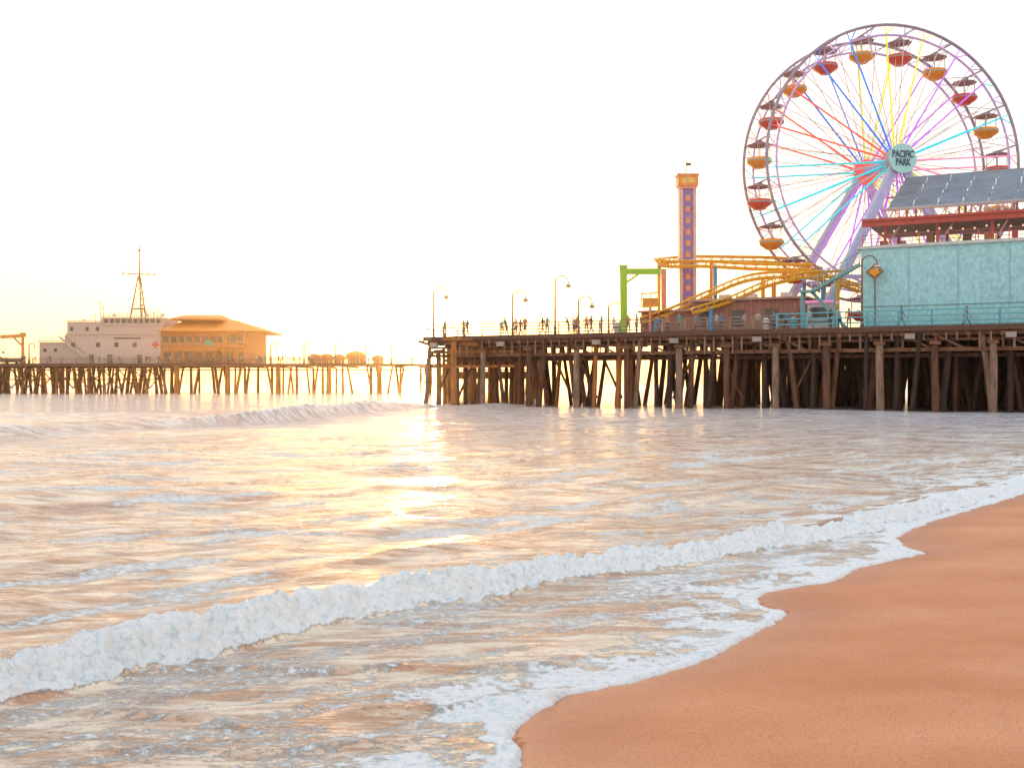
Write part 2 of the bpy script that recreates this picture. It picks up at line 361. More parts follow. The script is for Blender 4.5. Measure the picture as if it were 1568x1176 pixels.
# ------------------------------------------------------------------ lamps
lampm=mat('lamp_post_paint',(.20,.12,.08),.5); globe=mat('lamp_globe',(.80,.66,.5),.3,emit=.15)
def street_lamp(x,y,z,h=4.9,side=1,rot=0,s=1.0):
    L_=MB(); w=.07*s
    L_.cyl((0,0,0),(0,0,.7),.16*s,.12*s,lampm,10); L_.cyl((0,0,.7),(0,0,h),.10*s,.07*s,lampm,8)
    L_.lathe((0,0,0),[(.15*s,.68),(.17*s,.74),(.10*s,.82)],lampm,10)
    pts=[Vector((side*(.62-.62*math.cos(t)),0,h-.25+.62*math.sin(t))) for t in np.linspace(0,math.pi,11)]
    L_.tube(pts,w*.8,lampm,6)
    ex=side*1.24
    L_.lathe((ex,0,h-.25),[(.05,0),(.09,-.12),(.26,-.34),(.30,-.42)],lampm,12)
    L_.lathe((ex,0,h-.66),[(.02,-.17),(.15,-.10),(.22,.08),(.24,.24)],globe,12)
    L_.cyl((0,0,h-.3),(side*.3,0,h-.75),.02,.02,lampm,5)
    L_.cyl((0,0,h),(0,0,h+.28),.03,.008,lampm,6)
    o=L_.obj('street_lamp'); o.location=(x,y,z); o.rotation_euler=(0,0,rot); return o
def rr(px): return (px-784)/1681
for px,hh in ((664,4.6),(785,4.0),(850,5.2),(886,3.2),(1320,5.6)):
    p=bearing(rr(px),.7); street_lamp(p.x,p.y,DECK,hh)
p=bearing(rr(932),9); street_lamp(p.x,p.y,DECK,3.2)
for X_ in (-54,-46.5,-39.5,-32.8,-27,-108): street_lamp(X_,245.5,DECK,4.2,s=1.8)
# ------------------------------------------------------------------ ferris wheel
wheel=empty('ferris_wheel')
th=math.radians(10); T_=Vector((math.cos(th),math.sin(th),0)); AX=Vector((-math.sin(th),math.cos(th),0)); ZZ=Vector((0,0,1))
H1=Vector((39.1,112,24.9)); WID=6.0; H2=H1+AX*WID; RR=13.9
def wp(h,ang,r): return h+T_*(math.cos(ang)*r)+ZZ*(math.sin(ang)*r)
rimm=mat('rim_paint',(.36,.31,.44),.45,var=.2); rim2=mat('rim_violet',(.60,.44,.80),.4,var=.2,emit=.08)
whitest=mat('spoke_white',(.74,.64,.66),.4,var=.1)
cols={'blue':(.02,.24,.9),'yellow':(.88,.85,.03),'violet':(.58,.18,.92),'cyan':(.0,.72,.82),'red':(.95,.12,.10),'pink':(.9,.3,.55)}
led={k:mat('led_'+k,v,.4,var=.1,emit=.4) for k,v in cols.items()}
def ledcol(d):
    d%=360
    for lo,hi,c in ((8,38,'cyan'),(38,72,'violet'),(72,104,'yellow'),(104,136,'blue'),(136,180,'red'),(180,232,'cyan'),(232,300,'violet'),(300,340,'yellow')):
        if lo<=d<hi: return c
    return 'pink'
rim=MB(); spk=MB(); n=80
for hi_,h in enumerate((H1,H2)):
    for i in range(n):
        a0=2*math.pi*i/n; a1=2*math.pi*(i+1)/n
        rim.cyl(wp(h,a0,RR),wp(h,a1,RR),.16,.16,rimm,6); rim.cyl(wp(h,a0,RR-1.05),wp(h,a1,RR-1.05),.12,.12,rim2,6)
        c=led[ledcol(math.degrees(a0))] if (i//2)%2==0 else rim2
        rim.cyl(wp(h,a0,RR),wp(h,a0 if i%2 else a1,RR-1.05),.06,.06,c,5)
    for i in range(40):
        a0=2*math.pi*(i+.5)/40; d=math.degrees(a0)
        lit=(i%2==0)
        m_=led[ledcol(d)] if lit else whitest
        st=wp(h,a0,1.2); en=wp(h,a0,RR-1.05)
        spk.cyl(st,en,.095 if lit else .05,.095 if lit else .045,m_,5)
        if lit: spk.cyl(st,wp(h,a0,5.0),.125,.115,m_,5)
    for i in range(20):
        a0=2*math.pi*(i+.5)/20+.04; other=H2 if hi_==0 else H1
        spk.cyl(wp(h,a0,1.0),wp(h.lerp(other,.45),a0,RR-.8),.035,.035,whitest,4)
for i in range(20):
    a0=2*math.pi*(i+.5)/20
    rim.cyl(wp(H1,a0,RR-.1),wp(H2,a0,RR-.1),.09,.09,rimm,6); rim.cyl(wp(H1,a0,RR-1.05),wp(H2,a0+.15,RR-1.05),.04,.04,rimm,5)
    rim.cyl(wp(H1,a0,RR-1.05),wp(H2,a0-.15,RR-1.05),.04,.04,rimm,5)
rim.obj('rims',wheel); spk.obj('spokes',wheel)
hub=MB(); hubm=mat('hub_teal',(.40,.80,.82),.4,var=.08); legm=mat('leg_paint',(.55,.52,.88),.45,var=.15); legw=mat('leg_pale',(.66,.76,.84),.45,var=.1)
hub.cyl(H1-AX*1.2,H2+AX*1.0,.55,.55,legm,16)
hub.cyl(H1-AX*1.35,H1-AX*1.5,1.5,1.5,hubm,40); hub.cyl(H1-AX*.3,H1+AX*.3,1.25,1.25,whitest,24); hub.cyl(H2-AX*.3,H2+AX*.3,1.35,1.35,led['red'],24)
for h,dd_ in ((H1-AX*.7,-2.0),(H2+AX*.7,2.0)):
    for sgn in (-1,1):
        base=Vector((H1.x,H1.y,DECK))+AX*((-.7+dd_) if dd_<0 else WID+.7+dd_)+T_*(sgn*10.2)
        hub.beam(h,base,.55,.7,legm); hub.beam(h+T_*sgn*.45,base+T_*sgn*.5,.22,.4,legw)
        hub.box((base.x,base.y,DECK+.4),(2,2,.8),legw,th)
    hub.beam(Vector((h.x,h.y,13))-T_*6.4,Vector((h.x,h.y,13))+T_*6.4,.3,.4,legm)
hub.obj('hub_and_legs',wheel)
navy=mat('navy_lettering',(.02,.07,.16),.5,var=.1)
def text(body,size,loc,xa,za,m,name,parent,depth=.02):
    cu=bpy.data.curves.new(name,'FONT'); cu.body=body; cu.size=size; cu.align_x='CENTER'; cu.align_y='CENTER'; cu.extrude=depth; cu.offset=size*.022; cu.space_line=.82
    cu.materials.append(m); o=bpy.data.objects.new(name,cu); sc.collection.objects.link(o)
    ya=Vector((0,0,1)); M=Matrix((xa.to_4d(),ya.to_4d(),za.to_4d(),Vector((0,0,0,1)))).transposed()
    for i in range(3): M[3][i]=0
    M.translation=loc; M[3][3]=1; o.matrix_world=M; o.scale=(o.scale[0]*.68,o.scale[1],o.scale[2])
    if parent: o.parent=parent
    return o
text('PACIFIC\nPARK',.98,H1-AX*1.54,T_,-AX,navy,'hub_lettering',wheel)
gred=mat('gondola_red',(.72,.06,.05),.35,var=.12); gor=mat('gondola_orange',(.88,.34,.02),.35,var=.12); can=mat('canopy_fabric',(.34,.23,.28),.6,var=.15); tealg=mat('gondola_trim',(.2,.55,.6),.4)
for i in range(20):
    a0=2*math.pi*(i+.5)/20; pv=wp(H1.lerp(H2,.5),a0,RR-.3); g=MB(); c=gor if i%2 else gred
    o=(0,0,0)
    g.lathe(o,[(.02,-2.75),(.55,-2.72),(.75,-2.55),(1.25,-2.2),(1.32,-1.95),(1.22,-1.72),(1.14,-1.72),(1.05,-2.1),(.2,-2.3),(.02,-2.3)],c,18)
    g.lathe(o,[(1.325,-2.06),(1.345,-2.02),(1.325,-1.97)],tealg,18)
    g.lathe(o,[(.02,.02),(.25,-.05),(1.22,-.34),(1.28,-.42),(1.22,-.45),(.2,-.26),(.02,-.26)],can,10)
    g.cyl((0,0,-2.4),(0,0,.1),.06,.06,whitest,6)
    for q in range(6):
        t=q*math.pi/3; g.cyl((1.15*math.cos(t),1.15*math.sin(t),-1.74),(1.15*math.cos(t),1.15*math.sin(t),-.40),.03,.03,whitest,5)
    g.lathe(o,[(.5,-1.62),(.55,-1.6),(.5,-1.58)],whitest,12)
    g.box((0,0,-.02),(.25,.9,.16),rimm,th)
    ob=g.obj('gondola_%d'%(i+1),wheel); ob.location=pv; ob.rotation_euler=(0,0,th)
# ------------------------------------------------------------------ teal building
tealw=mat('teal_stucco',(.40,.73,.76),.7,var=.28,scale=2.6,bump=.25,stretch=(1.6,1,1)); trim=mat('teal_trim',(.2,.45,.48),.5)
ab=empty('arcade_building'); B=MB()
def fbox(mb,a0,a1,k0,k1,z0,z1,m):
    pts=[F(a0,k0),F(a1,k0),F(a1,k1),F(a0,k1)]
    mb.hexa([(p.x,p.y,z0) for p in pts]+[(p.x,p.y,z1) for p in pts],m)
fbox(B,40.4,90,2.9,20,DECK,13.5,tealw)
fbox(B,40.1,90.2,2.7,20.2,13.5,13.75,mat('coping',(.62,.62,.6),.6))
for a in np.arange(44.2,90,3.8): fbox(B,a-.03,a+.03,2.86,2.9,DECK+.4,13.45,mat('panel_joint',(.30,.56,.60),.7))
fbox(B,40.3,90,2.84,2.9,DECK+1.9,DECK+1.96,trim); fbox(B,40.3,90,2.8,2.9,DECK,DECK+.35,trim)
B.obj('walls',ab)
C=MB(); redm=mat('red_steel',(.50,.08,.06),.5,var=.2); pinkm=mat('truss_pink',(.60,.36,.34),.5)
fbox(C,40.6,90,4.9,14,15.75,15.9,mat('roof_underside',(.35,.22,.2),.7)); fbox(C,40.2,90,4.7,4.9,15.6,16.15,redm)
fbox(C,40.2,90,4.55,4.7,16.05,16.25,redm)
for a in np.arange(42,90,4.2):
    for k in (5.2,13.5): fbox(C,a-.12,a+.12,k,k+.24,13.6,15.7,redm)
    C.beam(F(a,5.3,13.7),F(a+1.2,5.3,15.6),.1,.1,pinkm)
for a in np.arange(42,90,1.05):
    C.beam(F(a,6.8,16.3),F(a+.52,6.8,17.2),.07,.07,pinkm); C.beam(F(a+.52,6.8,17.2),F(a+1.05,6.8,16.3),.07,.07,pinkm)
    C.beam(F(a,10,16.3),F(a+.52,10,18.9),.06,.06,pinkm)
C.beam(F(41.5,6.8,16.3),F(90,6.8,16.3),.14,.14,redm); C.beam(F(41.5,6.8,17.2),F(90,6.8,17.2),.14,.14,pinkm)
C.beam(F(41.5,10,18.8),F(90,10,18.8),.14,.14,redm)
for k,z in ((7.2,17.3),(13.6,20.8)):
    for a in np.arange(43.5,90,4.2): C.beam(F(a,k,15.9),F(a,k,z),.18,.18,pinkm)
sol=mat('solar_cells',(.10,.15,.21),.25,var=.4,scale=.6); frame=mat('panel_frame',(.45,.5,.55),.4)
for i,a in enumerate(np.arange(42,90,2.0)):
    for j in range(4):
        k0=7+7*j/4; k1=7+7*(j+1)/4-.04; z0=17.4+3.8*j/4; z1=17.4+3.8*(j+1)/4-.02; sh_=.7*j/4
        C.hexa([F(a+.02+sh_,k0,z0-.06),F(a+1.96+sh_,k0,z0-.06),F(a+1.96+sh_,k1,z1-.06),F(a+.02+sh_,k1,z1-.06),F(a+.02+sh_,k0,z0),F(a+1.96+sh_,k0,z0),F(a+1.96+sh_,k1,z1),F(a+.02+sh_,k1,z1)],sol)
    C.beam(F(a,7,17.33),F(a+.7,14,21.13),.1,.12,frame)
C.beam(F(41.9,6.95,17.36),F(90,6.95,17.36),.1,.18,frame); C.beam(F(42.6,14.02,21.16),F(90,14.02,21.16),.1,.15,frame)
bulb=mat('string_bulb',(.9,.7,.45),.3,emit=.5)
for a in np.arange(41,90,.9):
    z=15.2-.25*math.sin((a%3.6)/3.6*math.pi); C.lathe(F(a,4.8,z),[(.01,-.1),(.09,-.04),(.09,.04),(.01,.1)],bulb,6)
for i in range(22):
    a=41.5+i*2.1+random.uniform(-.5,.5); w_=random.uniform(.4,.9)
    fbox(C,a,a+w_,5.8,6.4,13.75,13.75+random.uniform(.6,1.2),random.choice([dark,redm,wood_l,mat('terrace_orange',(.6,.25,.08),.6)]))
C.obj('roof_terrace_and_solar_panels',ab)
rl=MB(); rail(F(40.5,3.1,13.75),F(90,3.1,13.75),redm,2.2,.9,.045,3); rl.obj('terrace_railing',ab)
S=MB()
S.beam(F(40.2,3.6,12.3),F(36.3,3.6,10.2),.9,.22,trim); S.beam(F(36.3,3.6,10.2),F(35.2,3.6,10.2),1.1,.22,trim)
S.beam(F(36.0,4.7,10.2),F(38.9,4.7,7.0),.9,.22,trim)
for i in range(9):
    f=i/8; p_=F(40.2-3.9*f,3.15,12.3-2.1*f); S.beam(p_,p_+Vector((0,0,1.0)),.05,.05,tealrail)
S.beam(F(40.2,3.15,13.3),F(36.3,3.15,11.2),.07,.07,tealrail); S.beam(F(36.3,3.15,11.2),F(35.2,3.15,11.2),.07,.07,tealrail)
for a,k in ((35.4,3.2),(35.4,4.2),(38.2,3.2)): S.beam(F(a,k,DECK),F(a,k,10.2 if a<37 else 11),.16,.16,trim)
S.obj('staircase',None)
D_=MB(); cpt=F(41.6,2.3,11.5)
D_.cyl(F(41.6,2.45,DECK),F(41.6,2.45,12.2),.06,.06,lampm,6)
pts=[cpt+R*x_+ZZ*z_ for x_,z_ in ((-.75,0),(0,-.65),(.75,0),(0,.65))]; q2=[p_-NB*.08 for p_ in pts]
D_.hexa(q2+pts,mat('sign_brown',(.28,.13,.06),.5))
q3=[cpt-NB*.1+R*x_+ZZ*z_ for x_,z_ in ((-.5,0),(0,-.4),(.5,0),(0,.4))]; q4=[p_-NB*.02 for p_ in q3]; D_.hexa(q4+q3,gor)
D_.obj('diamond_sign')
# ------------------------------------------------------------------ brown low building
brn=mat('brown_siding',(.38,.15,.11),.7,var=.25); E=MB(); cap=mat('roof_cap',(.5,.30,.25),.6)
fbox(E,23.8,34.4,9,20,DECK,10.05,brn); fbox(E,23.5,34.7,8.7,20.3,10.05,10.25,cap)
fbox(E,18.5,23.8,9.3,18,DECK,9.2,brn); fbox(E,18.2,23.8,9.0,18,9.2,9.38,cap)
for a in np.arange(24.6,34,3.1):
    fbox(E,a,a+1.1,8.92,9,DECK+.9,DECK+2.3,glass); fbox(E,a-.08,a+1.18,8.85,9,DECK+2.3,DECK+2.42,wood_l)
for a in np.arange(23.9,34.3,.8): fbox(E,a,a+.06,8.95,9,DECK,10.0,cap)
for a in np.arange(19,23.4,1.5): fbox(E,a,a+.9,9.2,9.3,DECK+.8,DECK+2,wood_l)
for a in (25.5,28,31.5): fbox(E,a,a+1.1,12,13,10.25,10.9,white)
E.obj('snack_bar_building')
# ticket kiosk between snack bar and staircase
TK=MB(); fbox(TK,35.2,37.2,6.5,8.5,DECK,9.4,whitest); fbox(TK,34.9,37.5,6.2,8.8,9.4,9.6,led['pink']); fbox(TK,35.5,36.9,6.43,6.5,8.0,9.0,glass); fbox(TK,35.1,37.3,6.3,6.5,7.7,7.82,trim); TK.obj('ticket_kiosk')
# ------------------------------------------------------------------ coaster
yel=mat('coaster_yellow',(.88,.44,.02),.4,var=.12); blu=mat('coaster_blue',(.05,.33,.62),.4,var=.1); org=mat('coaster_orange',(.85,.28,.04),.4,var=.1)
RC=MB()
def cr_(pts,n=10):
    P_=[Vector(p) for p in pts]; P_=[2*P_[0]-P_[1]]+P_+[2*P_[-1]-P_[-2]]; o=[]
    for i in range(1,len(P_)-2):
        for j in range(n):
            t=j/n; a,b_,c,d=P_[i-1],P_[i],P_[i+1],P_[i+2]
            o.append(.5*((2*b_)+(c-a)*t+(2*a-5*b_+4*c-d)*t*t+(3*b_-a-3*c+d)*t**3))
    o.append(P_[-2]); return o
def track(pts,sup=4,base=DECK,m=yel):
    c=cr_(pts); lp=[];rp=[];cp=[]
    for i,p in enumerate(c):
        d=(c[min(i+1,len(c)-1)]-c[max(i-1,0)]).normalized(); s_=d.cross(ZZ).normalized(); lp.append(p+s_*.55); rp.append(p-s_*.55); cp.append(p-ZZ*.5)
    RC.tube(lp,.10,m); RC.tube(rp,.10,m); RC.tube(cp,.17,m,8)
    for i in range(0,len(c),2): RC.beam(lp[i],cp[i],.08,.08,m); RC.beam(rp[i],cp[i],.08,.08,m); RC.beam(lp[i],rp[i],.08,.08,m)
    for j,i in enumerate(range(5,len(c),sup)): RC.cyl((cp[i].x,cp[i].y,base),cp[i],.21,.21,[blu,org,yel][j%3],10)
track([(33,118,14.6),(29,116,15.4),(23,115,15.5),(18,114,15.4),(15,111.5,14.9),(15.6,108.5,14.3),(19,107.5,14.2),(24,108,14.0),(29.5,108,13.9)],19)
track([(12.5,107,8.6),(15.5,106.5,9.6),(19,106,11.2),(22.5,106,12.6),(26,106,13.0),(30,106,12.7),(34,106.5,11.6)],15)
track([(17,103.5,9.3),(20.5,103.5,10.4),(24,103.5,11.9),(27.5,104,12.7),(31.5,105,13)],17)
RC.obj('roller_coaster')
GM=MB(); grn=mat('ride_green',(.27,.62,.04),.4,var=.1); pk=mat('ride_pink',(.78,.25,.22),.4)
GM.box((10.95,108,10.2),(.7,.7,6.9),grn); GM.box((12.6,108,13.25),(4.0,.55,.55),grn); GM.box((14.9,108,10.2),(.5,.5,6.6),pk); GM.box((10.95,108,13.75),(.8,.8,.2),grn)
GM.beam((11.3,108,12.2),(12.6,108,13.1),.2,.2,grn); GM.obj('green_ride_frame')
SB=MB()
for zz in (9.6,10.9): SB.beam((12.5,106,zz),(14.2,106,zz+.1),.12,.12,yel)
for xx in (12.5,13.35,14.2): SB.beam((xx,106,9.6),(xx,106,11.0),.1,.1,yel)
SB.cyl((13.35,106,DECK),(13.35,106,9.6),.15,.12,pk,8); SB.box((13.35,106.5,10.1),(1.5,.9,.8),org); SB.obj('ride_car_platform')
# ------------------------------------------------------------------ drop tower
DT=MB(); vio=mat('tower_violet',(.26,.17,.55),.45); sal=mat('tower_salmon',(.86,.38,.30),.45); oh=mat('tower_head_orange',(.88,.32,.07),.45)
cx,cy_=17.55,110
DT.box((cx,cy_,14.3),(.9,1.0,15.1),vio)
for sx in (-.66,.66): DT.box((cx+sx,cy_,14.2),(.36,1.1,14.9),sal); DT.box((cx+sx*1.0,cy_-.62,14.2),(.12,.12,14.9),whitest)
for i in range(12): DT.box((cx,cy_-.53,8.4+i*1.12),(.42,.06,.55),oh)
DT.box((cx,cy_,22.45),(2.0,1.6,1.05),oh); DT.box((cx,cy_,23.05),(2.2,1.8,.15),sal); DT.box((cx,cy_,21.8),(1.7,1.4,.3),sal)
DT.box((cx,cy_-.82,22.45),(1.3,.05,.5),mat('head_panel',(.9,.55,.15),.5)); DT.cyl((cx-.1,cy_,23.1),(cx-.1,cy_,24.4),.05,.03,dark,6); DT.box((cx+.15,cy_,24.2),(.45,.03,.3),dark)
DT.box((cx,cy_-.3,9.2),(2.8,1.6,.5),org); DT.obj('drop_tower')
# ------------------------------------------------------------------ harbour office
def K(px): return (px-784)*.1463
def KZ(py): return 2.2+(588-py)*.1463
HO=MB(); wh=mat('office_render',(.62,.48,.40),.7,var=.14); orw=mat('cream_trim',(.66,.52,.42),.6); mastm=mat('mast_paint',(.16,.09,.05),.6)
def blk(mb,p0,p1,top,y0,y1,m,z0=DECK): mb.box(((K(p0)+K(p1))/2,(y0+y1)/2,(z0+KZ(top))/2),(K(p1)-K(p0),y1-y0,KZ(top)-z0),m)
blk(HO,57,99,524,247,257,wh); blk(HO,99,246,512,246,262,wh); blk(HO,97,150,492,248,262,wh,13.31); blk(HO,150,246,497,247.5,262,wh,13.31)
blk(HO,147,244,485,249,260,wh,15.52)
for p0,p1,t,y in ((56,100,523,246.7),(96,151,491,247.7),(149,247,496,247.2),(146,245,484,248.7),(98,247,511,245.7)):
    HO.box(((K(p0)+K(p1))/2,y,KZ(t)+.08),(K(p1)-K(p0),.4,.22),orw)
for px in range(155,242,9): HO.box((K(px),248.97,KZ(491)),(.95,.06,1.0),glass)
for px in (104,128,144): HO.box((K(px),247.97,KZ(503)),(.7,.06,.9),glass)
for px in (66,82): HO.box((K(px),246.97,KZ(536)),(.7,.06,.8),glass)
for px in (112,150,178,206): HO.box((K(px),245.97,KZ(528)),(.9,.06,1.0),glass)
for px in (140,168,214): HO.box((K(px),245.97,KZ(550)),(1.1,.06,2.0),glass)
rcr=mat('rescue_red',(.7,.06,.04),.5); HO.box((K(238),245.95,KZ(528)),(1.6,.06,.5),rcr); HO.box((K(238),245.93,KZ(528)),(.5,.06,1.6),rcr)
HO.box((K(195),245.94,KZ(518)),(6,.05,.3),glass)
HO.beam((K(92),245.6,KZ(516)),(K(132),245.6,KZ(548)),1.2,.25,orw); HO.beam((K(92),245.0,KZ(508)),(K(132),245.0,KZ(541)),.1,.1,lampm)
mx=K(197); zb=KZ(484); zt=KZ(418)
for sx,sy in ((-1.9,-1),(1.9,-1),(0,1.4)): HO.cyl((mx+sx,253+sy,zb-.8),(mx+sx*.12,253+sy*.12,zt),.2,.13,mastm,6)
for f in (.15,.3,.45,.6,.75,.88):
    w_=1.9*(1-f*.88); z=zb+(zt-zb)*f; HO.beam((mx-w_,252+f,z),(mx+w_,252+f,z),.12,.12,mastm); HO.beam((mx-w_,252+f,z),(mx+w_*.8,252+f,z+1.5),.09,.09,mastm)
HO.cyl((mx,253,zt-1),(mx,253,KZ(368)),.19,.09,mastm,6); HO.beam((K(170),253,KZ(414)),(K(222),253,KZ(416)),.2,.2,mastm)
for px in (171,182,210,221): HO.beam((K(px),253,KZ(411)),(K(px),253,KZ(418)),.12,.12,mastm)
HO.beam((K(170),253,KZ(414)),(mx,253,KZ(395)),.06,.06,mastm); HO.beam((K(222),253,KZ(416)),(mx,253,KZ(395)),.06,.06,mastm)
HO.lathe((mx,253,KZ(378)),[(.02,-.3),(.35,-.1),(.35,.1),(.02,.3)],mastm,8); HO.box((mx,252.5,KZ(470)),(2.4,2,.25),mastm)
for px,t in ((138,457),(143,466),(204,462),(210,470),(222,474),(228,470),(130,478),(112,484),(233,478)):
    HO.cyl((K(px),252,zb-2),(K(px),252,KZ(t)),.10,.07,mastm,5); HO.beam((K(px)-.6,252,KZ(t)-.5),(K(px)+.6,252,KZ(t)-.4),.09,.09,mastm)
for px in (160,212,236): HO.lathe((K(px),252,zb+.2),[(.01,.9),(.35,.7),(.5,.3),(.4,0)],white,10)
rl=HO
rail((K(147),248.6,KZ(484)),(K(245),248.6,KZ(484)),greyrail,2,.9,.06,2); rail((K(57),246.8,KZ(523)),(K(98),246.8,KZ(523)),greyrail,2,1,.06,2)
HO.obj('harbor_office_building')
RS=MB(); ow=mat('restaurant_wall',(.56,.22,.07),.7,var=.2); orf=mat('restaurant_roof',(.70,.26,.03),.6,var=.25,scale=1.5,stretch=(3,1,1))
blk(RS,247,380,503,246,264,ow)
def hip(p0,p1,y0,y1,ze,r0,r1,zr,m):
    x0,x1,x2,x3=K(p0),K(p1),K(r0),K(r1); ym=(y0+y1)/2
    RS.add([(x0,y0,ze),(x1,y0,ze),(x1,y1,ze),(x0,y1,ze),(x2,ym-2,zr),(x3,ym-2,zr),(x3,ym+2,zr),(x2,ym+2,zr),(x0,y0,ze-.3),(x1,y0,ze-.3),(x1,y1,ze-.3),(x0,y1,ze-.3)],
      [(0,1,5,4),(1,2,6,5),(2,3,7,6),(3,0,4,7),(4,5,6,7),(8,9,1,0),(9,10,2,1),(10,11,3,2),(11,8,0,3),(11,10,9,8)],m)
hip(245,404,244.3,266,KZ(506),272,345,KZ(487),orf); hip(258,335,247,262,KZ(487),268,326,KZ(480),orf)
for px in range(254,340,12):
    RS.box((K(px),245.96,KZ(520)),(1.15,.08,1.4),glass); RS.box((K(px),245.9,KZ(526)),(1.35,.2,.12),orw)
for px in range(256,372,16): RS.box((K(px),245.96,KZ(546)),(1.5,.08,2.1),glass)
RS.box((K(362),244.9,KZ(531)),(5.0,2.4,.25),ow)
for px in (345,356,367,378): RS.beam((K(px),243.9,KZ(531)),(K(px),243.9,KZ(508)),.22,.22,ow); RS.beam((K(px),243.9,DECK),(K(px),243.9,KZ(531)),.22,.22,ow)
RS.box((K(361),245.94,KZ(519)),(3.6,.06,2.0),glass); RS.beam((K(344),243.9,KZ(524)),(K(380),243.9,KZ(524)),.1,.1,orw)
RS.box((K(320),245.8,KZ(525)),(1.8,.15,1.1),mat('sign_green',(.12,.5,.4),.5))
RS.box((K(305),243.6,KZ(536)),(14,2.6,.15),orf); RS.beam((K(340),244.8,KZ(531)),(K(325),244.8,DECK),.8,.2,ow)
for px in (250,262,390,398): RS.cyl((K(px),250,KZ(505)),(K(px),250,KZ(497)),.08,.08,dark,5)
RS.obj('restaurant_building')
CR=MB(); co=mat('crane_orange',(.8,.33,.06),.5)
x1=K(38); CR.cyl((x1,245,DECK),(x1,245,DECK+1),.75,.6,co,12); CR.cyl((x1,245,DECK+1),(x1,245,12.6),.42,.36,co,12); CR.beam((x1+.6,245,13.0),(K(4),245,12.7),.55,.75,co)
CR.beam((x1,245,10.6),(x1-2.2,245,12.7),.3,.35,co); CR.cyl((K(8),245,12.4),(K(8),245,9.3),.04,.04,dark,5); CR.box((K(8),245,9.2),(.35,.3,.5),dark); CR.box((x1,245,13.4),(1,.8,.5),co)
CR.obj('boat_crane')
SK=MB(); hull=mat('skiff_hull',(.12,.09,.08),.4)
sx0=K(22); prof=[(-2.6,.0,1.3),(-2.2,.75,.9),(0,1.0,.75),(1.8,.95,.75),(2.4,.85,.8)]
vs=[];fs=[]
for x_,w_,z_ in prof: vs+=[(sx0+x_,244.5-w_,7.1+z_),(sx0+x_,244.5-w_*.5,7.0),(sx0+x_,244.5+w_*.5,7.0),(sx0+x_,244.5+w_,7.1+z_)]
for i in range(4):
    for j in range(3): fs.append((i*4+j,i*4+j+1,(i+1)*4+j+1,(i+1)*4+j))
fs.append((16,17,18,19)); SK.add(vs,fs,hull); SK.box((sx0+.3,244.5,7.5),(.3,1.7,.06),wood_l); SK.box((sx0+2.5,244.5,7.9),(.3,.4,.7),dark); SK.box((sx0-1,244.5,6.9),(.2,1.4,.3),wood);SK.box((sx0+1.2,244.5,6.9),(.2,1.4,.3),wood)
SK.obj('skiff')
def tent(px,w_,h_):
    t=MB(); o_=(0,0,0)
    t.lathe(o_,[(w_,h_*.55),(w_*.95,h_*.72),(w_*.7,h_*.9),(w_*.3,h_),(.02,h_*1.03)],mat('tent_canvas',(.55,.18,.03),.7),12)
    t.lathe(o_,[(w_,h_*.42),(w_,h_*.55)],mat('tent_valance',(.45,.14,.03),.7),12)
    for i in range(6):
        a=i*math.pi/3; t.cyl((w_*.94*math.cos(a),w_*.94*math.sin(a),0),(w_*.94*math.cos(a),w_*.94*math.sin(a),h_*.5),.06,.06,white,6)
    t.box((0,0,.6),(w_*1.5,w_*.8,1.2),wood_o); ob=t.obj('market_tent'); ob.location=(K(px),250,DECK)
for px,w_,h_ in ((477,1.6,2.3),(495,1.8,2.3),(515,1.5,2.2),(541,2.4,2.9),(575,1.4,2.0)): tent(px,w_,h_)
